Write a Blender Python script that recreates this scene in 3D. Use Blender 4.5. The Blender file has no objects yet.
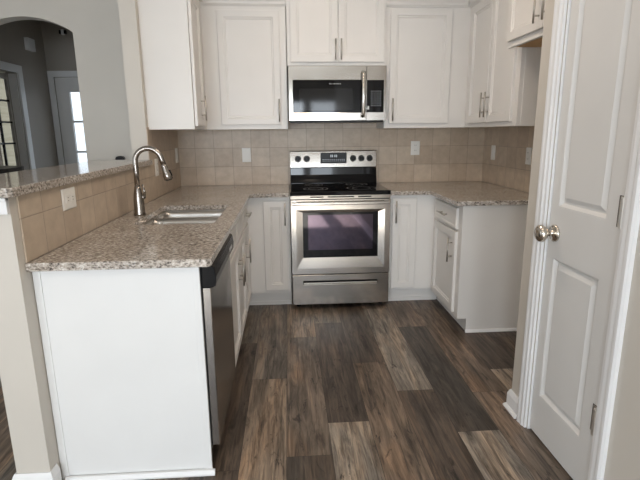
import bpy, bmesh, math, random
from mathutils import Vector, Matrix
from mathutils.geometry import tessellate_polygon
random.seed(7)
S = bpy.context.scene
COL = S.collection

# ------------------------------------------------------------------ camera
CX, CY, CH, PIT, YAW, ROL, FPX = -0.0075, -4.2122, 1.3567, 12.7221, 3.6598, -0.5376, 477.5
pt, yw, ro = (math.radians(a) for a in (PIT, YAW, ROL))
fw = Vector((math.sin(yw)*math.cos(pt), math.cos(yw)*math.cos(pt), -math.sin(pt)))
r0 = Vector((math.cos(yw), -math.sin(yw), 0)); u0 = r0.cross(fw)
r1 = r0*math.cos(ro)+u0*math.sin(ro); u1 = -r0*math.sin(ro)+u0*math.cos(ro)
cd = bpy.data.cameras.new('camera'); cd.sensor_width = 36; cd.lens = FPX*36/640; cd.clip_start = .05
cam = bpy.data.objects.new('camera', cd); COL.objects.link(cam)
M = Matrix((r1, u1, -fw)).transposed().to_4x4(); M.translation = (CX, CY, CH)
cam.matrix_world = M
S.camera = cam

# ------------------------------------------------------------------ world, light, exposure
S.view_settings.view_transform = 'Standard'; S.view_settings.look = 'None'
S.view_settings.gamma = 1; S.view_settings.use_curve_mapping = False
S.view_settings.exposure = 0.07
W = bpy.data.worlds.new('sky'); S.world = W; W.use_nodes = True
W.node_tree.nodes['Background'].inputs[0].default_value = (.80, .90, 1, 1)
W.node_tree.nodes['Background'].inputs[1].default_value = 1.5

def area(name, loc, rot, sx, sy, power, color, spread=180):
    l = bpy.data.lights.new(name, 'AREA'); l.shape = 'RECTANGLE'; l.size = sx; l.size_y = sy
    l.energy = power; l.color = color; l.spread = math.radians(spread)
    o = bpy.data.objects.new(name, l); o.location = loc; o.rotation_euler = [math.radians(a) for a in rot]
    COL.objects.link(o); return o
DAY = (.84, .92, 1)
# daylight at the windows of the wall behind the camera
for wx, wp in ((-2.6, 48), (-1.3, 56), (.05, 44), (.85, 28)):
    area('daylight_window', (wx, -7.93, 1.35), (90, 0, 0), .62, 1.35, wp, DAY)
area('daylight_window', (-4.38, -3.2, 1.4), (90, 0, -90), 1.8, 1.6, 10, DAY)
# warm ceiling lights: kitchen, plus unseen guessed ones added behind the camera for fill
for x, y, p in ((.30, -1.6, 12), (.2, -2.9, 4), (-.3, -4.6, 5), (-2.4, -4.6, 5)):
    l = bpy.data.lights.new('ceiling_and_fill_lamp', 'AREA'); l.shape = 'DISK'; l.size = .5; l.energy = p; l.color = (1, .83, .68)
    o = bpy.data.objects.new('ceiling_and_fill_lamp', l); o.location = (x, y, 2.70); COL.objects.link(o)
sun = bpy.data.lights.new('sun', 'SUN'); sun.energy = 12; sun.angle = math.radians(.6); sun.color = (1, .95, .86)
so = bpy.data.objects.new('sun', sun); COL.objects.link(so)
so.rotation_euler = Vector((.05, .88, -.44)).to_track_quat('-Z', 'Y').to_euler()

# ------------------------------------------------------------------ materials
def mat(name, col=(.8, .8, .8), rough=.5, metal=0, **kw):
    m = bpy.data.materials.new(name); m.use_nodes = True
    b = m.node_tree.nodes['Principled BSDF']
    b.inputs['Base Color'].default_value = (*col, 1); b.inputs['Roughness'].default_value = rough
    b.inputs['Metallic'].default_value = metal
    for k, v in kw.items(): b.inputs[k.replace('_', ' ')].default_value = v
    return m
class N:
    def __init__(s, m): s.t = m.node_tree; s.b = s.t.nodes['Principled BSDF']
    def n(s, typ, **kw):
        x = s.t.nodes.new(typ)
        for k, v in kw.items():
            if k[0] == '_': x.inputs[int(k[1:])].default_value = v
            else: setattr(x, k, v)
        return x
    def l(s, a, b): s.t.links.new(a, b)
    def coord(s, scale=(1, 1, 1)):
        c = s.n('ShaderNodeTexCoord'); mp = s.n('ShaderNodeMapping'); mp.inputs['Scale'].default_value = scale
        s.l(c.outputs['Object'], mp.inputs[0]); return mp.outputs[0]
    def noise(s, vec, scale, detail=3, rough=.5):
        x = s.n('ShaderNodeTexNoise'); x.inputs['Scale'].default_value = scale
        x.inputs['Detail'].default_value = detail; x.inputs['Roughness'].default_value = rough
        if vec is not None: s.l(vec, x.inputs['Vector'])
        return x.outputs[0]
    def ramp(s, f, stops):
        x = s.n('ShaderNodeValToRGB'); e = x.color_ramp.elements
        while len(e) < len(stops): e.new(.5)
        for i, (p, c) in enumerate(stops):
            e[i].position = p; e[i].color = (*c, 1) if len(c) == 3 else c
        s.l(f, x.inputs[0]); return x.outputs[0]
    def mix(s, mode, fac, a, b):
        x = s.n('ShaderNodeMix', data_type='RGBA', blend_type=mode)
        for i, v in ((0, fac), (6, a), (7, b)):
            if hasattr(v, 'links') or isinstance(v, bpy.types.NodeSocket): s.l(v, x.inputs[i])
            else: x.inputs[i].default_value = v if i == 0 else (*v, 1)
        return x.outputs[2]
    def bump(s, h, strength=.1, dist=.001):
        x = s.n('ShaderNodeBump'); x.inputs['Strength'].default_value = strength; x.inputs['Distance'].default_value = dist
        s.l(h, x.inputs['Height']); s.l(x.outputs[0], s.b.inputs['Normal'])

def paint(name, col, rough=.55, tex=.12):
    m = mat(name, col, rough); k = N(m)
    k.bump(k.noise(k.coord(), 220, 2), tex, .0006)
    f = k.noise(k.coord(), 3, 2)
    c = k.ramp(f, [(.3, tuple(v*.97 for v in col)), (.7, tuple(min(1, v*1.02) for v in col))])
    k.l(c, k.b.inputs['Base Color']); return m
M_wall = paint('greige_paint', (.60, .56, .50))
M_ceil = paint('ceiling_paint', (.80, .78, .74), .8)
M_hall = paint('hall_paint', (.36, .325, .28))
M_trim = paint('white_trim_paint', (.80, .80, .80), .32, .03)
M_cab = paint('cabinet_paint', (.76, .735, .70), .38, .03)
M_panel = paint('cabinet_end_panel_paint', (.80, .80, .79), .42, .03)
M_doorp = paint('interior_door_paint', (.70, .69, .67), .4, .04)
M_rawwood = mat('raw_wood', (.6, .36, .16), .6)
k = N(M_rawwood); k.l(k.ramp(k.noise(k.coord((40, 3, 3)), 2, 4), [(.3, (.52, .30, .12)), (.7, (.70, .44, .20))]), k.b.inputs['Base Color'])
M_nickel = mat('brushed_nickel', (.33, .30, .27), .26, 1)
M_knob = mat('satin_nickel', (.62, .57, .5), .22, 1)
M_pull = mat('cabinet_pull_nickel', (.52, .49, .45), .38, 1)
M_hinge = mat('hinge_nickel', (.80, .78, .74), .45, 1)
M_chrome = mat('chrome_steel', (.62, .59, .55), .2, 1)
M_black = mat('black_plastic', (.009, .009, .010), .3, 0, IOR=1.33)
M_blackm = mat('black_metal', (.03, .03, .032), .5)
M_glassb = mat('black_glass', (.005, .005, .006), .05, 0, IOR=1.36)
M_oven = mat('tinted_oven_glass', (.010, .014, .022), .05, 0, IOR=1.62, Thin_Film_Thickness=480, Thin_Film_IOR=1.7)
M_micwin = mat('microwave_window', (.012, .012, .013), .06, 0, IOR=1.4)
M_mark = mat('grey_print', (.45, .45, .45), .5)
M_digit = mat('pale_print', (.55, .60, .66), .4)
M_plate = mat('outlet_white', (.82, .80, .75), .35)
M_slot = mat('outlet_slot', (.10, .09, .08), .5)
M_pane = mat('window_glass', (1, 1, 1), 0, 0, Transmission_Weight=1, IOR=1.1)
M_kick = mat('toe_kick_dark', (.02, .02, .02), .6)
M_fence = mat('neighbour_siding', (.5, .45, .33), .8)
k = N(M_fence); k.l(k.ramp(k.noise(k.coord((1, 1, 14)), 2, 1), [(.4, (.35, .30, .20)), (.6, (.41, .355, .245))]), k.b.inputs['Base Color'])
M_lampgl = mat('lamp_diffuser', (1, .9, .8), .5, Emission_Color=(1, .85, .7, 1), Emission_Strength=3)

def steel(name, vertical=False, base=(.50, .468, .43), rough=.17):
    m = mat(name, base, rough, 1, Anisotropic=.5); k = N(m)
    k.l(k.ramp(k.noise(k.coord(), 4, 2), [(.3, (rough*.85,)*3), (.7, (rough*1.15,)*3)]), k.b.inputs['Roughness']); return m
M_steel = steel('brushed_stainless')
M_sink = steel('sink_stainless', False, (.56, .535, .50), .30)
M_dw = steel('dishwasher_stainless', False, (.40, .38, .36), .22)

# granite
M_dwblack = mat('dishwasher_black', (.006, .006, .007), .25, 0, IOR=1.25)
M_gran = mat('speckled_granite', (.5, .45, .4), .11); k = N(M_gran)
v = k.coord((.7, 1.0, 1)); f1 = k.noise(v, 95, 5, .68); f2 = k.noise(k.coord((.55, 1.0, 1)), 95, 3, .6); f3 = k.noise(k.coord(), 7, 3)
base = k.ramp(f1, [(.33, (.06, .055, .052)), (.41, (.23, .20, .175)), (.48, (.44, .39, .34)), (.57, (.57, .52, .465)), (.66, (.80, .785, .75))])
dk = k.ramp(f2, [(.36, (.12, .11, .105)), (.43, (1, 1, 1))])
c = k.mix('MULTIPLY', .75, base, dk)
c = k.mix('MULTIPLY', .5, c, k.ramp(f3, [(.35, (.72, .68, .64)), (.65, (1.0, 1.0, 1.0))]))
k.l(c, k.b.inputs['Base Color'])

# tile: square beige tiles, stacked
def tile_mat(name, axis, off):
    m = mat(name, (.5, .42, .33), .38); k = N(m)
    co = k.n('ShaderNodeTexCoord'); sp = k.n('ShaderNodeSeparateXYZ'); k.l(co.outputs['Object'], sp.inputs[0])
    cb = k.n('ShaderNodeCombineXYZ')
    def add(o, v):
        a = k.n('ShaderNodeMath', operation='ADD'); k.l(o, a.inputs[0]); a.inputs[1].default_value = v; return a.outputs[0]
    k.l(add(sp.outputs[axis], off), cb.inputs[0]); k.l(add(sp.outputs[2], -.914+.1585*10), cb.inputs[1])
    br = k.n('ShaderNodeTexBrick', offset=0, squash=1, offset_frequency=2, squash_frequency=2)
    br.inputs['Scale'].default_value = 1; br.inputs['Brick Width'].default_value = .1585; br.inputs['Row Height'].default_value = .1585
    br.inputs['Mortar Size'].default_value = .0022; br.inputs['Mortar Smooth'].default_value = .3; br.inputs['Bias'].default_value = 0
    br.inputs['Color1'].default_value = (.50, .405, .31, 1); br.inputs['Color2'].default_value = (.585, .49, .385, 1)
    br.inputs['Mortar'].default_value = (.37, .30, .24, 1)
    k.l(cb.outputs[0], br.inputs['Vector'])
    n = k.ramp(k.noise(k.coord(), 14, 4, .6), [(.3, (.86, .84, .82)), (.7, (1.06, 1.05, 1.04))])
    k.l(k.mix('MULTIPLY', 1, br.outputs[0], n), k.b.inputs['Base Color'])
    inv = k.n('ShaderNodeMath', operation='SUBTRACT'); inv.inputs[0].default_value = 1; k.l(br.outputs[1], inv.inputs[1])
    k.bump(inv.outputs[0], .6, .0015); return m
M_tileB = tile_mat('beige_tile_back', 0, .7994+.1585*20)
M_tileL = tile_mat('beige_tile_left', 1, 2.045+.1585*20)
M_tileR = tile_mat('beige_tile_right', 1, .0+.1585*20)

# floor planks: the colour is a per-plank attribute, the grain is procedural
M_floor = mat('wood_planks', (.2, .15, .1), .42); k = N(M_floor)
at = k.n('ShaderNodeAttribute', attribute_name='plank', attribute_type='GEOMETRY')
co = k.n('ShaderNodeTexCoord'); ofs = k.n('ShaderNodeVectorMath', operation='MULTIPLY_ADD')
cb = k.n('ShaderNodeCombineXYZ'); k.l(at.outputs['Alpha'], cb.inputs[0]); k.l(at.outputs['Alpha'], cb.inputs[1]); k.l(at.outputs['Alpha'], cb.inputs[2])
k.l(cb.outputs[0], ofs.inputs[0]); ofs.inputs[1].default_value = (37, 61, 13); k.l(co.outputs['Object'], ofs.inputs[2])
def mp(scale):
    x = k.n('ShaderNodeMapping'); x.inputs['Scale'].default_value = scale; k.l(ofs.outputs[0], x.inputs[0]); return x.outputs[0]
def dn(scale, det, rg_, dist):
    x = k.n('ShaderNodeTexNoise'); x.inputs['Scale'].default_value = 1; x.inputs['Detail'].default_value = det
    x.inputs['Roughness'].default_value = rg_; x.inputs['Distortion'].default_value = dist; k.l(mp(scale), x.inputs['Vector']); return x.outputs[0]
g1 = dn((26, 2.6, 1), 6, .68, .9); g2 = dn((8, 1.5, 1), 4, .6, .5)
g3 = dn((85, 3.5, 1), 4, .7, .3); g4 = dn((17, 4.5, 1), 6, .75, 1.2)
c = k.mix('MULTIPLY', 1, at.outputs['Color'], k.ramp(g1, [(.33, (.34, .32, .30)), (.50, (1, 1, 1)), (.66, (1.75, 1.72, 1.66))]))
c = k.mix('MULTIPLY', 1, c, k.ramp(g2, [(.36, (.72, .73, .74)), (.5, (1, 1, 1)), (.64, (1.25, 1.12, 1.0))]))
c = k.mix('MULTIPLY', .7, c, k.ramp(g3, [(.36, (.30, .28, .27)), (.47, (1, 1, 1)), (.6, (1.15, 1.15, 1.15))]))
c = k.mix('MULTIPLY', .9, c, k.ramp(g4, [(.34, (.16, .14, .13)), (.41, (1, 1, 1))]))
k.l(c, k.b.inputs['Base Color'])
k.l(k.ramp(g1, [(.3, (.5,)*3), (.7, (.36,)*3)]), k.b.inputs['Roughness']); k.bump(g3, .15, .0008)

# ------------------------------------------------------------------ mesh helpers
WORLD = lambda u, v, n: Vector((u, v, n))
FB = lambda u, z, n: Vector((u, -n, z))      # faces the camera (-Y); n = distance out of the back wall
FR = lambda u, z, n: Vector((n, u, z))       # plane facing +X; u = Y, n = X
FL = lambda u, z, n: Vector((-n, u, z))      # plane facing -X; u = Y, n = -X
class MB:
    def __init__(s, T=WORLD): s.bm = bmesh.new(); s.T = T
    def box(s, a0, a1, b0, b1, c0, c1, taper=None):
        vs = [s.bm.verts.new(s.T(*p)) for p in ((a0,b0,c0),(a1,b0,c0),(a1,b1,c0),(a0,b1,c0),(a0,b0,c1),(a1,b0,c1),(a1,b1,c1),(a0,b1,c1))]
        for f in ((0,3,2,1),(4,5,6,7),(0,1,5,4),(1,2,6,5),(2,3,7,6),(3,0,4,7)): s.bm.faces.new([vs[i] for i in f])
        return s
    def poly(s, outer, holes, c0, c1):
        """prism of a polygon (a,b) with holes between c0 and c1"""
        loops = [outer]+holes; pts = [p for L in loops for p in L]
        tris = tessellate_polygon([[Vector((p[0], p[1], 0)) for p in L] for L in loops])
        lo = [s.bm.verts.new(s.T(p[0], p[1], c0)) for p in pts]; hi = [s.bm.verts.new(s.T(p[0], p[1], c1)) for p in pts]
        for t in tris:
            for vs in (lo, hi):
                try: s.bm.faces.new([vs[i] for i in t])
                except ValueError: pass
        o = 0
        for L in loops:
            n = len(L)
            for i in range(n):
                a, b = o+i, o+(i+1) % n
                s.bm.faces.new([lo[a], lo[b], hi[b], hi[a]])
            o += n
        return s
    def rings(s, rings, close=True):
        """rings: list of (u0,u1,z0,z1,n): nested rectangles joined into one surface"""
        prev = None; first = None
        for (a0, a1, b0, b1, n) in rings:
            vs = [s.bm.verts.new(s.T(*p)) for p in ((a0,b0,n),(a1,b0,n),(a1,b1,n),(a0,b1,n))]
            if prev:
                for i in range(4): s.bm.faces.new([prev[i], prev[(i+1)%4], vs[(i+1)%4], vs[i]])
            else: first = vs
            prev = vs
        s.bm.faces.new(prev)
        if close: s.bm.faces.new(first[::-1])
        return s
    def tube(s, path, rad, seg=12, cap=True):
        path = [s.T(*p) for p in path]
        if not hasattr(rad, '__len__'): rad = [rad]*len(path)
        ringsv = []; up = None
        for i, p in enumerate(path):
            d = (path[min(i+1, len(path)-1)]-path[max(i-1, 0)]).normalized()
            if up is None:
                up = Vector((0, 0, 1)) if abs(d.z) < .9 else Vector((1, 0, 0))
            a = d.cross(up).normalized(); b = a.cross(d).normalized(); up = b
            ringsv.append([s.bm.verts.new(p+(a*math.cos(t)+b*math.sin(t))*rad[i]) for t in (2*math.pi*j/seg for j in range(seg))])
        for A, B in zip(ringsv, ringsv[1:]):
            for j in range(seg): s.bm.faces.new([A[j], A[(j+1)%seg], B[(j+1)%seg], B[j]])
        if cap: s.bm.faces.new(ringsv[0][::-1]); s.bm.faces.new(ringsv[-1])
        return s
    def disc(s, u, z, r, n0, n1, seg=24):
        return s.tube([(u, z, n0), (u, z, n1)], r, seg)

def base_of(o):
    p = Vector((0, 0, 0))
    while o: p += o.location; o = o.parent
    return p
def build(name, mb, m, parent=None, bevel=0, smooth=False, origin=None, seg=2):
    bmesh.ops.recalc_face_normals(mb.bm, faces=mb.bm.faces)
    me = bpy.data.meshes.new(name); 
    off = base_of(parent) if parent else Vector(origin or (0, 0, 0))
    for v in mb.bm.verts: v.co -= off
    mb.bm.to_mesh(me); mb.bm.free()
    o = bpy.data.objects.new(name, me); COL.objects.link(o)
    if parent: o.parent = parent
    else: o.location = off
    me.materials.append(m)
    if smooth: me.shade_smooth()
    if bevel:
        b = o.modifiers.new('bevel', 'BEVEL'); b.width = bevel; b.segments = seg; b.limit_method = 'ANGLE'; b.angle_limit = math.radians(40)
    if smooth and not bevel: pass
    return o
def tag(o, label, cat, group=None):
    o['label'] = label; o['category'] = cat
    if group: o['group'] = group
    return o
def thing(name, loc, label, cat, group=None):
    o = bpy.data.objects.new(name, None); COL.objects.link(o); o.location = loc; o.empty_display_size = .1
    return tag(o, label, cat, group)
def struct(name, mb, m, bevel=0, parent=None, **kw):
    o = build(name, mb, m, parent, bevel, **kw)
    if not parent: o['kind'] = 'structure'
    return o

# ------------------------------------------------------------------ room shell
# floor of planks
PW, PL, PX0 = .197, 1.22, -.044
tones = dict(dark=(.090, .070, .056), vdark=(.066, .055, .046), mid=(.175, .142, .115), warm=(.185, .142, .108), tan=(.25, .20, .155), light=(.25, .225, .195), grey=(.165, .145, .125))
known = {  # column: (phase seam, {index from the back: tone})
 -3: (-.9, []), -2: (-1.262, [(-.8, 'grey'), (-1.9, 'dark'), (-3, 'dark')]), -1: (-1.741, [(-.2, 'mid'), (-1.1, 'grey'), (-2.3, 'tan')]),
 0: (-2.415, [(-.8, 'tan'), (-1.8, 'mid'), (-3, 'vdark')]), 1: (-2.183, [(-.5, 'grey'), (-1.5, 'dark'), (-2.8, 'light')]),
 2: (-1.59, [(-.9, 'dark'), (-.1, 'mid'), (-2.2, 'warm')]), 3: (-1.925, [(-.3, 'mid'), (-1.3, 'light'), (-2.5, 'dark')]),
 4: (-2.30, [(-.6, 'warm'), (-1.7, 'vdark'), (-3, 'light')]), 5: (-.75, [(-1.3, 'warm'), (-.3, 'mid'), (-2.5, 'mid')]),
 6: (-1.733, [(-1.2, 'dark'), (-2.4, 'light')]), 7: (-1.3, [(-1, 'dark'), (-2, 'dark')])}
fb = bmesh.new(); faces = []; g = .0009
for c in range(-22, 13):
    x0 = PX0+c*PW; x1 = x0+PW
    ph, kn = known.get(c, (-random.random()*PL, []))
    kmin = math.floor((-8.2-ph)/PL); y = ph+kmin*PL
    while y < 2.2:
        a, b = max(y, -8.1), min(y+PL, 2.2)
        if b > a:
            vs = [fb.verts.new(p) for p in ((x0+g, a+g, 0), (x1-g, a+g, 0), (x1-g, b-g, 0), (x0+g, b-g, 0))]
            f = fb.faces.new(vs); t = None
            for yy, nm in kn:
                if y <= yy < y+PL: t = nm
            if t is None: t = random.choice(['mid', 'warm', 'dark', 'tan', 'light', 'grey'])
            q = tones[t]; faces.append((q[0]*.90, q[1]*.86, q[2]*.82))
        y += PL
nt = len(faces)
vs = [fb.verts.new(p) for p in ((-4.4, -8.1, -.0015), (2.6, -8.1, -.0015), (2.6, 2.2, -.0015), (-4.4, 2.2, -.0015))]; fb.faces.new(vs); faces.append((.02, .017, .015))
vb = [fb.verts.new(p) for p in ((-4.4, -8.1, -.05), (2.6, -8.1, -.05), (2.6, 2.2, -.05), (-4.4, 2.2, -.05))]; fb.faces.new(vb[::-1]); faces.append((.02, .017, .015))
for i in range(4): fb.faces.new([vs[i], vb[i], vb[(i+1)%4], vs[(i+1)%4]]); faces.append((.02, .017, .015))
me = bpy.data.meshes.new('floor'); fb.to_mesh(me); fb.free()
at = me.attributes.new('plank', 'FLOAT_COLOR', 'FACE')
for i, c in enumerate(faces):
    at.data[i].color = (*c, random.random())
me.materials.append(M_floor); fo = bpy.data.objects.new('floor', me); COL.objects.link(fo); fo['kind'] = 'structure'

HC = 2.72
struct('ceiling', MB().box(-4.4, 2.6, -8.1, 2.2, HC, HC+.1), M_ceil)
# back wall with the arched opening on the dining side
def arc(x0, x1, zs, za, n=14):
    w = (x1-x0)/2; h = za-zs; R = (w*w+h*h)/(2*h); cx = (x0+x1)/2; cz = za-R
    a = math.asin(w/R); return [(cx+R*math.sin(t), cz+R*math.cos(t)) for t in (a-2*a*i/n for i in range(n+1))]
arch = [(-2.46, 0.0), (-1.705, 0.0)]+arc(-2.46, -1.705, 2.155, 2.27)
# the opening reaches the floor, so the outline goes round it
out = [(-4.3, 0), (-2.46, 0)]+arc(-2.46, -1.705, 2.155, 2.27)[::-1]+[(-1.705, 0), (1.85, 0), (1.85, HC), (-4.3, HC)]
struct('wall_back', MB(FB).poly(out, [], -.12, 0), M_wall)
struct('wall_left', MB().box(-1.048, -.944, -.895, 0, 0, HC), M_wall)
struct('wall_right', MB().box(1.73, 1.85, -2.125, 0, 0, HC), M_wall)
# pantry wall with a door opening
DY0, DY1, DZ = -2.755, -2.30, 2.04
struct('wall_pantry', MB(FL).poly([(-8.0, 0), (DY0, 0), (DY0, DZ), (DY1, DZ), (DY1, 0), (-2.125, 0), (-2.125, HC), (-8.0, HC)], [], -1.20, -1.075), M_wall)
struct('wall_pantry_return', MB().box(1.20, 1.73, -2.27, -2.125, 0, HC), M_wall)
struct('wall_pantry_back', MB().box(1.85, 1.95, -3.2, -2.145, 0, HC), M_wall)
struct('wall_peninsula', MB().box(-1.068, -.944, -2.56, -.895, 0, 1.155), M_wall, .001)
# wall behind the camera with window openings, and the dining room's side wall
wins = [(x-.33, x+.33) for x in (-2.6, -1.3, .05, .85)]
struct('wall_rear', MB(FB).poly([(-4.4, 0), (1.2, 0), (1.2, HC), (-4.4, HC)], [[(a, .62), (b, .62), (b, 2.08), (a, 2.08)] for a, b in wins], 8.0, 8.1), M_wall)
struct('wall_dining', MB(FR).poly([(-8.1, 0), (.12, 0), (.12, HC), (-8.1, HC)], [[(-4.15, .55), (-2.25, .55), (-2.25, 2.2), (-4.15, 2.2)]], -4.5, -4.4), M_wall)
for i, (a, b) in enumerate(wins):
    w = MB(FB).poly([(a, .62), (b, .62), (b, 2.08), (a, 2.08)], [[(a+.04, .66), (b-.04, .66), (b-.04, 1.33), (a+.04, 1.33)], [(a+.04, 1.37), (b-.04, 1.37), (b-.04, 2.04), (a+.04, 2.04)]], 8.02, 8.06)
    struct('window_%d' % (i+2), w, M_trim)
# hall beyond the arch
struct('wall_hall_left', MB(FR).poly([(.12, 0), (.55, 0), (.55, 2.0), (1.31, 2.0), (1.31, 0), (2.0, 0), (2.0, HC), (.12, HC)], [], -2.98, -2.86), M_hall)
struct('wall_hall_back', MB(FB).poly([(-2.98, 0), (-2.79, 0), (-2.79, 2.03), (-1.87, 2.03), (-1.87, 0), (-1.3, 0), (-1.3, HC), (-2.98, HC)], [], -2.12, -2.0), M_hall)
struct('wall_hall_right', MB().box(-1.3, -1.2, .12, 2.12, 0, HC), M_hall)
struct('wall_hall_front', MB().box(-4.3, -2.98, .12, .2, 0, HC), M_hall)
# front door at the end of the hall, with a glazed light
d = struct('door_2', MB(FB).poly([(-2.785, .01), (-1.875, .01), (-1.875, 2.025), (-2.785, 2.025)], [[(-2.635, .5), (-2.02, .5), (-2.02, 1.86), (-2.635, 1.86)]], -2.05, -2.005), M_doorp)
build('pane', MB(FB).box(-2.635, -2.02, .5, 1.86, -2.032, -2.026), M_pane, d)
mb = MB(FB)
for z in (.82, 1.145, 1.51): mb.box(-2.635, -2.02, z-.012, z+.012, -2.04, -2.015)
for x in (-2.43, -2.225): mb.box(x-.01, x+.01, .5, 1.86, -2.04, -2.015)
build('muntin', mb, M_doorp, d)
struct('trim_4', MB(FB).poly([(-2.855, 0), (-2.79, 0), (-2.79, 2.03), (-1.87, 2.03), (-1.87, 0), (-1.80, 0), (-1.80, 2.10), (-2.855, 2.10)], [], -2.0, -1.98), M_trim, .004)
# glazed side door of the hall
d = struct('door_3', MB(FR).poly([(.56, .01), (1.289, .01), (1.289, 1.99), (.56, 1.99)], [[(.64, .25), (1.265, .25), (1.265, 1.93), (.64, 1.93)]], -2.975, -2.945), M_doorp)
mb = MB(FR)
for z in (.62, .98, 1.27, 1.49, 1.71): mb.box(.64, 1.265, z-.009, z+.009, -2.972, -2.948)
for y in (.86, 1.06): mb.box(y-.008, y+.008, .25, 1.93, -2.972, -2.948)
build('muntin', mb, M_blackm, d)
build('pane', MB(FR).box(.64, 1.265, .25, 1.93, -2.963, -2.957), M_pane, d)
struct('trim_5', MB(FR).poly([(.47, 0), (.55, 0), (.55, 2.0), (1.31, 2.0), (1.31, 0), (1.40, 0), (1.40, 2.08), (.47, 2.08)], [], -2.86, -2.84), M_trim, .004)
struct('trim_6', MB().box(-2.94, -2.862, 1.291, 1.309, 0, 1.99), M_trim)
struct('wall_neighbour', MB().box(-3.85, -3.8, .21, 4.6, 0, 3.2), M_fence)

# pantry door, casing, hinges and knob
DF = -1.083   # FL frame: n=-X ; the leaf face sits at X 1.083
leaf = MB(FL).poly([(DY0+.012, .012), (DY1-.004, .012), (DY1-.004, DZ-.004), (DY0+.012, DZ-.004)],
                   [[(-2.660, .20), (-2.355, .20), (-2.355, .842), (-2.660, .842)], [(-2.660, 1.05), (-2.355, 1.05), (-2.355, 1.90), (-2.660, 1.90)]], -1.118, DF)
pd = struct('door_1', leaf, M_doorp)
for z0, z1 in ((.20, .842), (1.05, 1.90)):
    rr = []
    for ins, n in ((-.001, -1.117), (-.001, DF-.0005), (.006, DF-.001), (.018, DF-.014), (.026, DF-.014), (.044, DF-.003)):
        rr.append((-2.660+ins, -2.355-ins, z0+ins, z1-ins, n))
    build('door_panel', MB(FL).rings(rr), M_doorp, pd)
for zc in (.33, 1.092, 1.84):
    h = MB(FL); h.tube([(DY0+.006, zc-.05, DF+.009), (DY0+.006, zc+.05, DF+.009)], .012, 12); h.tube([(DY0+.006, zc-.056, DF+.009), (DY0+.006, zc+.056, DF+.009)], .005, 8)
    h.box(DY0+.008, DY0+.036, zc-.05, zc+.05, DF-.001, DF+.003)
    ho = build('hinge', h, M_hinge, pd)
    build('hinge_gap_shade', MB(FL).box(DY0-.001, DY0+.044, zc-.053, zc+.053, DF-.0012, DF+.0008), M_slot, ho)  # dark plate standing in for the shaded gap round the hinge
kn = MB(FL); ky, kz = -2.352, .942
prof = [(0, .036), (.006, .036), (.011, .030), (.014, .013), (.030, .012), (.036, .018), (.044, .028), (.056, .036), (.068, .034), (.077, .024), (.081, .005)]
kn.tube([(ky, kz, DF+a) for a, _ in prof], [b for _, b in prof], 28)
build('door_knob', kn, M_knob, pd, smooth=True)
cs = MB(FL)
for o0, o1, n in ((0, .092, -1.063), (.006, .075, -1.056), (.012, .05, -1.060)):
    pass
def casing(T, y0, y1, zt, w, n0, n1):
    m = MB(T)
    steps = [(0, n0+(n1-n0)*.55), (.012, n0+(n1-n0)*.62), (.020, n0+(n1-n0)*.9), (.030, n1-(n1-n0)*.12), (w-.028, n1-(n1-n0)*.12), (w-.02, n1), (w-.008, n1), (w, n1-(n1-n0)*.3)]
    # inner edge (0) to outer edge (w)
    def loop(d): return [(y0-d, 0), (y0-d, zt+d), (y1+d, zt+d), (y1+d, 0)]
    prof = [(0, n0)]+steps+[(w, n0)]
    rows = [[m.bm.verts.new(m.T(a, b, n)) for a, b in loop(dd)] for dd, n in prof]
    for A, B in zip(rows, rows[1:]+rows[:1]):
        for i in range(3): m.bm.faces.new([A[i], A[i+1], B[i+1], B[i]])
    m.bm.faces.new([r[0] for r in rows]); m.bm.faces.new([r[3] for r in rows][::-1])
    return m
struct('trim_1', casing(FL, DY0-.004, DY1+.008, DZ+.004, .066, -1.0745, -1.055), M_trim)
struct('trim_2', MB(FL).poly([(DY0, 0), (DY0+.010, 0), (DY0+.010, DZ-.002), (DY1-.002, DZ-.002), (DY1-.002, 0), (DY1, 0), (DY1, DZ), (DY0, DZ)], [], -1.19, -1.0745), M_trim)

# baseboards
def baseb(name, pts, closed=False, h=.10, t=.014, shoe=.012):
    """runs along pts (x,y) with the room on the left-hand side"""
    m = MB()
    prof = [(0, 0), (t+shoe, 0), (t+shoe, .008), (t+.004, .018), (t, .019), (t, h-.025), (t-.006, h-.008), (t-.010, h), (0, h)]
    P = [Vector((*p, 0)) for p in pts]; rows = []
    for i, p in enumerate(P):
        ns = []
        if i > 0: d = (p-P[i-1]).normalized(); ns.append(Vector((-d.y, d.x, 0)))
        if i < len(P)-1: d = (P[i+1]-p).normalized(); ns.append(Vector((-d.y, d.x, 0)))
        if len(ns) == 2: n = (ns[0]+ns[1]); n = n/(n.dot(ns[0]))
        else: n = ns[0]
        rows.append([m.bm.verts.new(p+n*a+Vector((0, 0, b))) for a, b in prof])
    k = len(prof)
    for A, B in zip(rows, rows[1:]):
        for j in range(k): m.bm.faces.new([A[j], A[(j+1)%k], B[(j+1)%k], B[j]])
    m.bm.faces.new(rows[0][::-1]); m.bm.faces.new(rows[-1])
    return struct(name, m, M_trim)
baseb('baseboard_pantry', [(1.0745, -2.222), (1.0745, -2.1235), (1.7, -2.1235)])
baseb('baseboard_pantry_near', [(1.0745, -7.95), (1.0745, -2.826)])
baseb('baseboard_peninsula', [(-.9435, -2.516), (-.9435, -2.562), (-1.07, -2.562), (-1.07, -.5)])
baseb('baseboard_back', [(-1.69, -.002), (-1.06, -.002)][::-1])
struct('trim_3', MB().box(-1.072, -.944, -2.578, -2.5605, 1.098, 1.154).box(-1.076, -.944, -2.582, -2.5605, 1.142, 1.1545), M_trim, .003)

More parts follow.
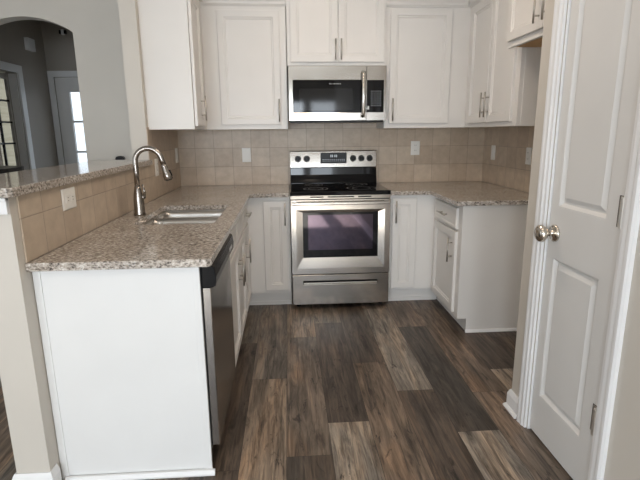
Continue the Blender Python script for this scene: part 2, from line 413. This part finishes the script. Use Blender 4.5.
# backsplashes
bs = MB().box(-.938, 1.724, -.006, -.0004, .9145, 1.46)
tag(build('tile_backsplash', bs, M_tileB), 'beige square tile backsplash on the back wall behind the range', 'backsplash', 'tile backsplashes')
bs = MB().box(-.9435, -.938, -.895, 0, .9145, 1.40).box(-.9435, -.938, -2.515, -.895, .9145, 1.1545)
tag(build('tile_backsplash', bs, M_tileL), 'beige tile backsplash along the left, behind the faucet and under the raised bar', 'backsplash', 'tile backsplashes')
bs = MB().box(1.724, 1.7296, -1.226, -.0, .9145, 1.40)
tag(build('tile_backsplash', bs, M_tileR), 'beige tile backsplash on the right side wall near the fridge gap', 'backsplash', 'tile backsplashes')

# ------------------------------------------------------------------ cabinets
def door_front(T, u0, u1, z0, z1, n, t=.019, fr=.048):
    """shaker door with a stepped bead; n = back plane, front at n+t"""
    f = n+t; rr = [(u0, u1, z0, z1, n), (u0, u1, z0, z1, f-.003), (u0+.003, u1-.003, z0+.003, z1-.003, f)]
    for ins, dn in ((fr, 0), (fr+.004, -.006), (fr+.012, -.006), (fr+.017, -.012)):
        rr.append((u0+ins, u1-ins, z0+ins, z1-ins, f+dn))
    return MB(T).rings(rr)
def slab_front(T, u0, u1, z0, z1, n, t=.019):
    f = n+t
    return MB(T).rings([(u0, u1, z0, z1, n), (u0, u1, z0, z1, f-.004), (u0+.006, u1-.006, z0+.006, z1-.006, f), (u0+.02, u1-.02, z0+.02, z1-.02, f), (u0+.024, u1-.024, z0+.024, z1-.024, f-.003)])
def pull(T, u, z, n, vertical=True, L=.17):
    m = MB(T); h = L/2; r = .0055; so_ = .030
    if vertical:
        m.tube([(u, z-h, n+so_), (u, z+h, n+so_)], r, 10)
        for s_ in (-.048, .048): m.tube([(u, z+s_, n-.001), (u, z+s_, n+so_)], .0045, 8)
    else:
        m.tube([(u-h, z, n+so_), (u+h, z, n+so_)], r, 10)
        for s_ in (-.048, .048): m.tube([(u+s_, z, n-.001), (u+s_, z, n+so_)], .0045, 8)
    return m
def add_door(T, root, u0, u1, z0, z1, n, hu=None, hz=None, name='door', L=.17):
    d = build(name, door_front(T, u0, u1, z0, z1, n), M_cab, root)
    if hu is not None: build('handle', pull(T, hu, hz, n+.019, True, L), M_pull, d, smooth=True)
    return d
def add_drawer(T, root, u0, u1, z0, z1, n, handle=True, name='drawer'):
    d = build(name, slab_front(T, u0, u1, z0, z1, n), M_cab, root)
    if handle: build('handle', pull(T, (u0+u1)/2, (z0+z1)/2, n+.019, False), M_pull, d, smooth=True)
    return d
BZ = .883  # underside of worktops
# peninsula: face frame plane X=-.335
FX = -.335
c = thing('base_cabinet', (-.64, -1.45, 0), 'white sink base cabinet with two doors, between the dishwasher and the corner cabinet', 'cabinet', 'lower kitchen cabinets')
b = MB().box(-.93, FX, -1.865, -1.035, .10, .70).box(FX-.019, FX, -1.865, -1.035, .70, BZ).box(-.93, FX, -1.865, -1.845, .70, BZ).box(-.93, FX, -1.055, -1.035, .70, BZ)
build('body', b, M_cab, c)
build('toe_kick', MB().box(-.90, FX-.075, -1.86, -1.04, 0, .0995), M_cab, c)
add_drawer(FR, c, -1.85, -1.455, .72, .862, FX, False, 'false_front'); add_drawer(FR, c, -1.445, -1.05, .72, .862, FX, False, 'false_front')
add_door(FR, c, -1.85, -1.455, .125, .70, FX, -1.49, .56); add_door(FR, c, -1.445, -1.05, .125, .70, FX, -1.41, .56)
c = thing('base_cabinet', (-.64, -.84, 0), 'narrow white base cabinet with drawer over door, left inner corner past the sink', 'cabinet', 'lower kitchen cabinets')
build('body', MB().box(-.93, FX, -1.033, -.603, .10, BZ-.0005), M_cab, c)
build('toe_kick', MB().box(-.90, FX-.075, -1.033, -.601, 0, .0995), M_cab, c)
add_drawer(FR, c, -1.015, -.68, .72, .862, FX); add_door(FR, c, -1.015, -.68, .125, .70, FX, -.975, .56)
# end panel of the peninsula
c = thing('end_panel', (-.64, -2.49, 0), 'plain white finished end panel of the peninsula, beside the dishwasher', 'panel')
build('board', MB().box(-.942, -.347, -2.485, -2.4735, .0, BZ-.0005), M_panel, c, .0015)
build('stile', MB().box(-.942, -.915, -2.489, -2.4845, .0, BZ-.001), M_panel, c, .001)
build('stile', MB().box(-.372, -.3465, -2.489, -2.4845, .0, BZ-.001), M_panel, c, .001)
build('base_moulding', MB(FR).poly([(-2.489, 0), (-2.508, 0), (-2.508, .008), (-2.500, .022), (-2.489, .022)], [], -.925, -.334), M_trim, c, .002)
# left of the range
FYc = .602
c = thing('base_cabinet', (-.16, -.30, 0), 'white base cabinet with a narrow door and wide filler, left of the range', 'cabinet', 'lower kitchen cabinets')
build('body', MB().box(-.334, -.006, -FYc, -.01, .12, BZ-.0005), M_cab, c)
build('toe_kick', MB().box(-.409, -.006, -.535, -.05, 0, .0995).box(-.409, -.006, -.542, -.535, 0, .03).box(-.333, -.006, -.535, -.05, .099, .1195), M_cab, c)
add_door(FB, c, -.207, -.023, .146, .853, FYc, -.043, .755)
# right of the range
c = thing('base_cabinet', (.93, -.30, 0), 'white base cabinet with a narrow door, right of the range', 'cabinet', 'lower kitchen cabinets')
build('body', MB().box(.764, 1.119, -FYc, -.01, .12, BZ-.0005), M_cab, c)
build('toe_kick', MB().box(.764, 1.19, -.535, -.05, 0, .1195).box(.764, 1.178, -.542, -.535, 0, .03), M_cab, c)
add_door(FB, c, .785, .972, .135, .858, FYc, .808, .755)
c = thing('base_cabinet', (1.42, -.9, 0), 'white base cabinet at the right end, with one drawer over one door', 'cabinet', 'lower kitchen cabinets')
build('body', MB().box(1.12, 1.722, -1.19, -FYc, .10, BZ-.0005), M_cab, c)
build('toe_kick', MB().box(1.19, 1.72, -1.19, -.545, 0, .0995), M_cab, c)
build('side_panel', MB(FR).poly([(-1.19, .0) , (-1.206, 0)], [], 0, 0) if False else MB(FB).poly([(1.185, 0), (1.728, 0), (1.728, BZ-.0005), (1.12, BZ-.0005), (1.12, .10), (1.185, .10)], [], 1.1905, 1.206), M_cab, c, .001)
build('base_moulding', MB(FR).poly([(-1.2065, 0), (-1.222, 0), (-1.222, .008), (-1.214, .02), (-1.2065, .02)], [], 1.18, 1.728), M_trim, c, .002)
add_drawer(FL, c, -1.135, -.655, .712, .855, -1.12); add_door(FL, c, -1.135, -.655, .125, .695, -1.12, -1.085, .56)

# worktops
def rrect(x0, x1, y0, y1, r, n=5):
    pts = []
    for cx, cy, a0 in ((x1-r, y1-r, 0), (x0+r, y1-r, 90), (x0+r, y0+r, 180), (x1-r, y0+r, 270)):
        for i in range(n+1):
            a = math.radians(a0+90*i/n); pts.append((cx+r*math.cos(a), cy+r*math.sin(a)))
    return pts
SK = [(-.785, -.398, -1.80, -1.475), (-.785, -.398, -1.445, -1.195)]
hole = rrect(-.795, -.389, -1.815, -1.178, .028)
ct = MB().poly([(-.944, -2.5225), (-.31, -2.5225), (-.2963, -2.509), (-.2963, -.645), (-.004, -.645), (-.004, -.0065), (-.9375, -.0065), (-.9375, -.6), (-.9375, -2.514), (-.944, -2.514)], [hole], BZ, .9142)
tag(build('granite_countertop', ct, M_gran, bevel=.004), 'L-shaped speckled granite worktop with sink cutout, left of the range', 'worktop', 'granite worktops')
ct = MB().poly([(.764, -.0065), (1.7235, -.0065), (1.7235, -1.226), (1.0693, -1.226), (1.0693, -.645), (.764, -.645)], [], BZ, .9142)
tag(build('granite_countertop', ct, M_gran, bevel=.004), 'speckled granite worktop right of the range, running to the side wall', 'worktop', 'granite worktops')
bt = MB().poly([(-.918, -.90), (-.918, -2.575), (-.93, -2.59), (-1.30, -2.59), (-1.31, -2.575), (-1.31, -.90)], [], 1.1555, 1.187)
tag(build('granite_breakfast_bar', bt, M_gran, bevel=.004), 'raised narrow granite breakfast bar on the peninsula wall', 'breakfast bar')

# sink
def bowl(x0, x1, y0, y1, zb, zt):
    m = MB(); R = []
    for ins, z, r in ((0, zt, .03), (.004, zt-.02, .035), (.012, zb+.03, .05), (.03, zb+.005, .06), (.06, zb, .05)):
        R.append([m.bm.verts.new((a, b_, z)) for a, b_ in rrect(x0+ins, x1-ins, y0+ins, y1-ins, max(.02, r))])
    n = len(R[0])
    for A, B in zip(R, R[1:]):
        for j in range(n): m.bm.faces.new([A[j], A[(j+1)%n], B[(j+1)%n], B[j]])
    m.bm.faces.new(R[-1]); return m
sk = thing('kitchen_sink', (-.585, -1.52, .70), 'double-bowl stainless undermount sink in the left granite worktop', 'sink')
for i, (a, b_, c_, d_) in enumerate(SK):
    o = build('bowl', bowl(a, b_, c_, d_, .712, .878), M_sink, sk, smooth=True)
    s_ = o.modifiers.new('thick', 'SOLIDIFY'); s_.thickness = .002; s_.offset = 1
    cx, cy = (a+b_)/2, (c_+d_)/2
    dr = MB(); dr.tube([(cx, cy, .7125), (cx, cy, .716)], .04, 24); dr.tube([(cx, cy, .716), (cx, cy, .7175)], .026, 20)
    build('drain', dr, M_chrome, o)
rim = MB().poly(rrect(-.82, -.373, -1.83, -1.16, .05), [rrect(a, b_, c_, d_, .03) for a, b_, c_, d_ in SK], .878, .8825)
build('rim', rim, M_sink, sk)

# faucet
fx, fy = -.842, -1.515
f = thing('kitchen_faucet', (fx, fy, .9142), 'tall gooseneck brushed nickel pull-down faucet behind the sink', 'faucet')
b = MB(); b.tube([(fx, fy, .9143), (fx, fy, .922), (fx, fy, .93), (fx, fy, 1.0), (fx, fy, 1.03), (fx, fy, 1.06), (fx, fy, 1.075)], [.031, .031, .029, .027, .024, .0185, .0155], 24)
build('body', b, M_nickel, f, smooth=True)
R_ = .072; top = 1.208; path = [(fx, fy, 1.07), (fx, fy, 1.15), (fx, fy, top)]
for i in range(1, 13):
    a = math.pi-math.pi*.955*i/12; path.append((fx+R_+R_*math.cos(a), fy, top+R_*math.sin(a)))
e_ = Vector(path[-1]); d_ = (Vector(path[-1])-Vector(path[-2])).normalized(); path.append(tuple(e_+d_*.030))
build('spout', MB().tube(path, .0145, 16), M_nickel, f, smooth=True)
p0 = e_+d_*.028
sh = [(0, .0155), (.008, .016), (.030, .018), (.06, .0235), (.082, .0245), (.086, .021)]
hd = build('spray_head', MB().tube([tuple(p0+d_*a) for a, _ in sh], [r for _, r in sh], 20), M_nickel, f, smooth=True)
side = Vector((d_.z, 0, -d_.x)); side = side if side.x > 0 else -side
q = p0+d_*.035+side*.019
build('spray_button', MB().tube([tuple(q), tuple(q+d_*.035)], [.007, .008], 10), M_black, hd, smooth=True)
build('spray_face', MB().tube([tuple(p0+d_*.0862), tuple(p0+d_*.090)], [.017, .016], 16), M_black, hd)
lv = MB(); lv.tube([(fx+.015, fy, 1.015), (fx+.034, fy, 1.015)], [.012, .012], 14); lv.tube([(fx+.032, fy, 1.01), (fx+.037, fy-.005, 1.04), (fx+.031, fy-.012, 1.085)], [.008, .0065, .005], 12)
build('lever_handle', lv, M_nickel, f, smooth=True)

# ------------------------------------------------------------------ dishwasher
dwm = thing('dishwasher', (-.62, -2.17, 0), 'stainless dishwasher with black control panel in the peninsula, next to the white end panel', 'dishwasher')
build('tub', MB().box(-.93, -.345, -2.472, -1.872, .10, .876), M_blackm, dwm)
build('door', MB().box(-.344, -.311, -2.470, -1.874, .115, .787), M_dw, dwm, .004)
cp = MB(FB).poly([(-.344, .788), (-.302, .788), (-.291, .797), (-.288, .83), (-.294, .866), (-.308, .8765), (-.344, .8765)], [], 0, 1)
for v in cp.bm.verts: v.co.y = -2.471 if v.co.y < -.5 else -1.872
cpo = build('control_panel', cp, M_dwblack, dwm, .003)
build('vent', MB(FR).box(-2.05, -1.96,   .822, .836, -.2885, -.287), M_mark, cpo)
build('toe_kick', MB().box(-.90, -.40, -2.47, -1.874, 0, .10), M_kick, dwm)

# ------------------------------------------------------------------ range
rg = thing('kitchen_range', (.378, -.35, 0), 'stainless freestanding electric range with black glass cooktop, between the cabinets', 'range')
X0, X1 = .001, .757
build('body', MB().box(X0, X1, -.635, -.02, .03, .895), M_blackm, rg)
for x, y in ((.05, -.58), (.71, -.58), (.05, -.08), (.71, -.08)): build('foot', MB().disc(x, y, .018, 0, .03, 12), M_black, rg)
ck = MB().box(X0-.0, X1-.0, -.672, -.075, .8955, .927)
ck = build('cooktop', ck, M_glassb, rg, .006, seg=3)
for x, y, r in ((.20, -.50, .095), (.56, -.50, .115), (.20, -.22, .075), (.56, -.22, .09)):
    m = MB(); n = 40
    for rr_ in (r, r*.62):
        A = [m.bm.verts.new((x+rr_*math.cos(2*math.pi*i/n), y+rr_*math.sin(2*math.pi*i/n), .9273)) for i in range(n)]
        B = [m.bm.verts.new((x+(rr_-.003)*math.cos(2*math.pi*i/n), y+(rr_-.003)*math.sin(2*math.pi*i/n), .9273)) for i in range(n)]
        for i in range(n): m.bm.faces.new([A[i], A[(i+1)%n], B[(i+1)%n], B[i]])
    build('burner_ring', m, M_mark, ck)
# backguard: black lower part curving up, steel control panel on top
bg = MB(FR).poly([(-.02, .928), (-.115, .928), (-.100, .96), (-.082, 1.0), (-.078, 1.060), (-.02, 1.060)], [], X0+.006, X1-.006)
build('backguard', bg, M_glassb, rg, .003)
pn = build('control_panel', MB(FR).poly([(-.02, 1.0605), (-.088, 1.0605), (-.074, 1.195), (-.066, 1.203), (-.02, 1.203)], [], X0+.003, X1-.003), M_steel, rg, .004)
def pface(z): return .088-.014*(z-1.0605)/.1345
m = MB(FB); m.rings([(.268, .492, 1.095, 1.186, .07), (.268, .492, 1.095, 1.186, .0875), (.271, .489, 1.098, 1.183, .0885)]); dsp = build('display', m, M_black, pn)
m = MB(FB)
for r_, z in enumerate((1.115, 1.128)):
    for i in range(12): m.box(.285+i*.0165, .294+i*.0165, z-.002, z+.002, .0884, .0889)
for i in range(4): m.box(.352+i*.014+(.006 if i > 1 else 0), .361+i*.014+(.006 if i > 1 else 0), 1.147, 1.168, .0884, .0889)
build('display_marks', m, M_digit, dsp)
for x in (.074, .150, .548, .620, .692):
    z = 1.135; m = MB(FB); n0 = pface(z)-.002
    m.tube([(x, z, n0), (x, z, n0+.006), (x, z, n0+.008), (x, z, n0+.026), (x, z, n0+.03)], [.027, .027, .0215, .019, .016], 22)
    kb = build('knob', m, M_black, pn)
    build('knob_grip', MB(FB).box(x-.0045, x+.0045, z-.022, z+.022, n0+.022, n0+.036), M_black, kb, .002)
# vent trim under the cooktop
m = MB(FB).poly([(X0, .868), (X1, .868), (X1, .895), (X0, .895)], [[(.15, .878), (.25, .878), (.25, .886), (.15, .886)], [(.28, .878), (.48, .878), (.48, .886), (.28, .886)], [(.51, .878), (.61, .878), (.61, .886), (.51, .886)]], .636, .662)
build('vent_trim', m, M_steel, rg, .001)
build('vent_slot', MB(FB).box(.14, .62, .874, .89, .6355, .640), M_black, rg)
# oven door: steel frame round a dark window, bevelled towards it
od = MB(FB); zd0, zd1 = .288, .863; wx0, wx1, wz0, wz1 = .090, .664, .418, .768
outer = [(X0+.002, zd0), (X1-.002, zd0), (X1-.002, zd1), (X0+.002, zd1)]
od.poly(outer, [[(wx0-.05, wz0-.085), (wx1+.05, wz0-.085), (wx1+.05, wz1+.02), (wx0-.05, wz1+.02)]], .636, .676)
A = [(wx0-.05, wx1+.05, wz0-.085, wz1+.02, .676), (wx0, wx1, wz0, wz1, .6715), (wx0, wx1, wz0, wz1, .64)]
prev = None
for (a0, a1, b0, b1, n) in A:
    vs = [od.bm.verts.new(od.T(*p)) for p in ((a0,b0,n),(a1,b0,n),(a1,b1,n),(a0,b1,n))]
    if prev:
        for i in range(4): od.bm.faces.new([prev[i], prev[(i+1)%4], vs[(i+1)%4], vs[i]])
    prev = vs
od_ = build('oven_door', od, M_steel, rg)
wn = MB(FB).rings([(wx0+.0005, wx1-.0005, wz0+.0005, wz1-.0005, .641), (wx0+.0005, wx1-.0005, wz0+.0005, wz1-.0005, .6705)])
wn = build('oven_window', wn, M_glassb, od_)
build('viewing_glass', MB(FB).box(wx0+.04, wx1-.04, wz0+.06, wz1-.02, .6704, .6711), M_oven, wn)
h = MB(FB); h.box(X0+.008, X1-.008, .828, .850, .700, .716)
for x in (.03, .728): h.box(x-.018, x+.018, .826, .852, .674, .705)
build('handle', h, M_chrome, od_, .006, seg=3)
dwr = MB(FB).poly([(X0+.002, .040), (X1-.002, .040), (X1-.002, .280), (X0+.002, .280)], [[(.088, .203), (.664, .203), (.664, .232), (.088, .232)]], .636, .676)
dd = build('storage_drawer', dwr, M_steel, rg, .003)
build('handle_recess', MB(FB).box(.088, .664, .203, .232, .637, .650), M_black, dd)
build('handle_lip', MB(FB).poly([(.090, .2035), (.662, .2035), (.662, .220), (.090, .220)], [], .662, .681), M_chrome, dd, .004)

# ------------------------------------------------------------------ microwave
mw = thing('microwave', (.38, -.2, 1.44), 'stainless over-the-range microwave with black window and curved handle', 'microwave')
mx0, mx1, mz0, mz1 = .006, .756, 1.443, 1.846
build('case', MB().box(mx0, mx1, -.385, -.008, mz0+.004, mz1), M_blackm, mw, .002)
build('vent_bottom', MB().box(mx0+.01, mx1-.01, -.375, -.02, mz0-.012, mz0+.0035), M_black, mw, .002)
dz0, dz1 = 1.503, 1.742
dr = MB(FB).poly([(mx0, mz0), (.603, mz0), (.603, mz1), (mx0, mz1)], [[(.040, dz0), (.6, dz0), (.6, dz1), (.040, dz1)]], .3855, .42)
dr = build('door', dr, M_steel, mw, .003)
build('door_glass', MB(FB).box(.0405, .5995, dz0+.0005, dz1-.0005, .387, .4195), M_glassb, dr, .001)
build('window', MB(FB).box(.088, .50, 1.522, 1.680, .4195, .4203), M_micwin, dr, .0003)
m = MB(FB)
for i, (w_, h_) in enumerate(((.007, .008), (.007, .006), (.003, .008), (.007, .006), (.007, .008), (.003, .006), (.006, .008), (.007, .006), (.003, .008), (.007, .006))): m.box(.318+i*.009, .318+i*.009+w_*.8, 1.712, 1.712+h_, .4194, .4200)
build('maker_mark', m, M_mark, dr)
ph = [(.575, 1.468+.335*i/12, .442+.026*math.sin(math.pi*i/12)) for i in range(13)]
hh = MB(FB); hh.tube(ph, .0155, 14); hh.tube([(.575, 1.480, .418), (.575, 1.480, .445)], .010, 10); hh.tube([(.575, 1.79, .418), (.575, 1.79, .445)], .010, 10)
build('handle', hh, M_chrome, dr, smooth=True)
cpn = build('control_panel', MB(FB).poly([(.605, mz0), (mx1, mz0), (mx1, mz1), (.605, mz1)], [[(.6055, dz0), (.738, dz0), (.738, dz1), (.607, dz1)]], .3855, .42), M_steel, mw, .002)
kp = build('keypad', MB(FB).box(.6057, .7378, dz0+.0003, dz1-.0003, .387, .4195), M_glassb, cpn, .001)
m = MB(FB)
for r_ in range(7):
    for q_ in range(4): m.box(.640+q_*.022, .651+q_*.022, 1.553+r_*.0175, 1.556+r_*.0175, .4194, .4199)
build('keypad_marks', m, M_digit, kp)
build('open_button', MB(FB).box(.612, .625, 1.525, 1.55, .4194, .421), M_chrome, kp, .0005)

# ------------------------------------------------------------------ upper cabinets
UB = 1.384; UT = 2.277
G2 = 'upper kitchen cabinets'
def crown(m, T, u0, u1, z, n):
    m2 = MB(T)
    pr = [(0, 0), (.006, .0), (.012, .010), (.018, .014), (.022, .03), (.045, .06), (.05, .07), (0, .07)]
    lo = [m2.bm.verts.new(T(u0, z+b, n+a)) for a, b in pr]; hi = [m2.bm.verts.new(T(u1, z+b, n+a)) for a, b in pr]
    k_ = len(pr)
    for i in range(k_): m2.bm.faces.new([lo[i], lo[(i+1)%k_], hi[(i+1)%k_], hi[i]])
    m2.bm.faces.new(lo[::-1]); m2.bm.faces.new(hi); return m2
# on the left wall, end panel towards the camera
c = thing('wall_cabinet', (-.78, -.6, UB), 'white upper cabinet on the left wall, its plain side towards the viewer', 'cabinet', G2)
build('body', MB().box(-.943, -.634, -.835, -.331, UB, UT+.03), M_cab, c, .001)
build('side_panel', MB().box(-.9435, -.634, -.842, -.8352, UB, UT+.03), M_cab, c, .001)
add_door(FR, c, -.832, -.50, UB+.022, UT-.02, -.631, -.66, 1.53)
# left of the microwave
c = thing('wall_cabinet', (-.33, -.16, UB), 'white single-door upper cabinet left of the microwave', 'cabinet', G2)
build('body', MB().box(-.943, -.004, -.33, -.007, UB, UT+.03), M_cab, c, .001)
add_door(FB, c, -.518, -.052, UB+.034, UT-.028, .33, -.068, 1.525)
build('crown_moulding', crown(None, FB, -.61, .0, UT, .3305), M_cab, c)
# above the microwave
c = thing('wall_cabinet', (.38, -.19, 1.853), 'white two-door upper cabinet directly above the microwave', 'cabinet', G2)
build('body', MB().box(.001, .7595, -.365, -.007, 1.853, 2.60), M_cab, c, .001)
add_door(FB, c, .028, .386, 1.876, 2.57, .365, .367, 1.965, L=.15); add_door(FB, c, .390, .742, 1.876, 2.57, .365, .411, 1.965, L=.15)
# right of the microwave
c = thing('wall_cabinet', (1.1, -.16, UB), 'white single-door upper cabinet right of the microwave', 'cabinet', G2)
build('body', MB().box(.7605, 1.722, -.33, -.007, UB, UT+.03), M_cab, c, .001)
add_door(FB, c, .795, 1.275, UB+.034, UT-.012, .33, .819, 1.525)
build('crown_moulding', crown(None, FB, .7605, 1.39, UT, .3305), M_cab, c)
# on the right wall
c = thing('wall_cabinet', (1.57, -.78, UB), 'white two-door upper cabinet on the right wall, with paired handles', 'cabinet', G2)
build('body', MB().box(1.42, 1.722, -1.2245, -.331, UB, UT+.03), M_cab, c, .001)
build('side_panel', MB().box(1.445, 1.7225, -1.2285, -1.2248, UB, 1.843), M_cab, c, .001)
add_door(FL, c, -.785, -.41, UB+.03, UT-.02, -1.42, -.755, 1.535); add_door(FL, c, -1.165, -.792, UB+.03, UT-.02, -1.42, -.822, 1.535)
build('crown_moulding', crown(None, FL, -1.2245, -.331, UT, -1.4195), M_cab, c)
# above the fridge gap
c = thing('wall_cabinet', (1.5, -1.68, 1.845), 'deep white upper cabinet over the empty fridge gap, bare wood underneath', 'cabinet', G2)
build('body', MB().box(1.33, 1.7285, -2.122, -1.2295, 1.852, UT+.03), M_cab, c)
build('bottom_panel', MB().box(1.352, 1.7285, -2.122, -1.2295, 1.847, 1.8515), M_rawwood, c)
build('bottom_rail', MB().box(1.33, 1.352, -2.122, -1.2295, 1.838, 1.8515), M_cab, c, .001)
add_door(FL, c, -1.655, -1.240, 1.872, UT-.02, -1.33, -1.615, 1.985); add_door(FL, c, -2.105, -1.661, 1.872, UT-.02, -1.33, -1.703, 1.985)

# ------------------------------------------------------------------ outlets
G3 = 'white outlets and switches'
def outlet(T, u, z, n, w, h, kind, label):
    root = thing('wall_outlet' if kind != 'switch' else 'light_switch', T(u, z, n), label, 'outlet' if kind != 'switch' else 'switch', G3)
    pl = build('cover_plate', MB(T).rings([(u-w/2, u+w/2, z-h/2, z+h/2, n), (u-w/2, u+w/2, z-h/2, z+h/2, n+.003), (u-w/2+.004, u+w/2-.004, z-h/2+.004, z+h/2-.004, n+.0055)]), M_plate, root)
    if kind == 'switch':
        build('rocker', MB(T).box(u-.016, u+.016, z-.033, z+.033, n+.005, n+.009), M_plate, root, .001)
    else:
        vert = h > w
        for s_ in (-1, 1):
            cu, cz = (u, z+s_*.022) if vert else (u+s_*.022, z)
            r = build('receptacle', MB(T).box(cu-.0165, cu+.0165, cz-.0165, cz+.0165, n+.005, n+.008), M_plate, root, .003)
            m = MB(T)
            for q_ in (-.006, .006):
                if vert: m.box(cu+q_-.0012, cu+q_+.0012, cz-.002, cz+.007, n+.0079, n+.0083)
                else: m.box(cu-.002, cu+.007, cz+q_-.0012, cz+q_+.0012, n+.0079, n+.0083)
            build('slot', m, M_slot, r)
outlet(FB, -.366, 1.171, .006, .075, .12, 'switch', 'white wall switch on the back tiles between the corner and the range, left side')
outlet(FB, 1.107, 1.213, .006, .078, .12, 'outlet', 'white outlet on the back tiles right of the range')
outlet(FL, -.215, 1.175, -1.724, .075, .12, 'switch', 'white switch plate on the right side wall, nearer the corner')
outlet(FL, -.825, 1.175, -1.724, .075, .12, 'outlet', 'white outlet on the right side wall, nearest the door frame')
outlet(FR, -.10, 1.178, -.938, .075, .12, 'switch', 'white switch plate on the left tiled wall, close to the back corner')
outlet(FR, -.74, 1.125, -.938, .075, .12, 'outlet', 'white outlet on the left tiled wall, just beyond the faucet')
outlet(FR, -2.14, 1.093, -.938, .12, .088, 'outlet', 'wide white outlet on the tiles under the bar, above the granite')

# ------------------------------------------------------------------ small things beyond the bar
o = MB(FR); o.rings([(1.56, 1.72, 2.27, 2.40, -2.8598), (1.56, 1.72, 2.27, 2.40, -2.825), (1.57, 1.71, 2.28, 2.39, -2.82)])
tag(build('door_chime', o, M_trim, origin=(-2.86, 1.64, 2.27)), 'small pale box high on the dark hall wall, seen through the arch', 'chime')
t = thing('motion_sensor', (-2.60, 1.98, 2.50), 'tiny sensor with black dots high in the hall, just under the arch', 'sensor')
build('housing', MB(FB).box(-2.63, -2.60, 2.50, 2.56, -1.9995, -1.96), M_trim, t, .004)
build('lens', MB(FB).box(-2.655, -2.6305, 2.51, 2.55, -1.9995, -1.965), M_black, t, .003)
build('lens', MB(FB).box(-2.5995, -2.575, 2.51, 2.55, -1.9995, -1.965), M_black, t, .003)
m = MB(FB).poly([(-1.46, 1.146), (-1.39, 1.146), (-1.388, 1.160), (-1.400, 1.172), (-1.425, 1.177), (-1.450, 1.172), (-1.462, 1.160)], [], 0, .04)
tag(build('wall_fitting', m, M_black, origin=(-1.42, 0, 1.158), bevel=.004), 'small dark rounded fitting on the grey wall just above the bar', 'fitting')
st = thing('bar_stool', (-1.76, -1.30, 0), 'dark stool whose top just shows beyond the bar at far left', 'stool')
m = MB(); m.poly(rrect(-1.97, -1.60, -1.48, -1.10, .12), [], 1.10, 1.172)
build('back_rest', m, M_black, st, .02, seg=3)
m = MB(); m.tube([(-1.86, -1.42, 0), (-1.82, -1.38, 1.1)], .015, 8); build('leg', m, M_blackm, st)
m = MB(); m.tube([(-1.66, -1.42, 0), (-1.70, -1.38, 1.1)], .015, 8); build('leg', m, M_blackm, st)
m = MB(); m.tube([(-1.86, -1.16, 0), (-1.82, -1.20, 1.1)], .015, 8); build('leg', m, M_blackm, st)
m = MB(); m.tube([(-1.66, -1.16, 0), (-1.70, -1.20, 1.1)], .015, 8); build('leg', m, M_blackm, st)
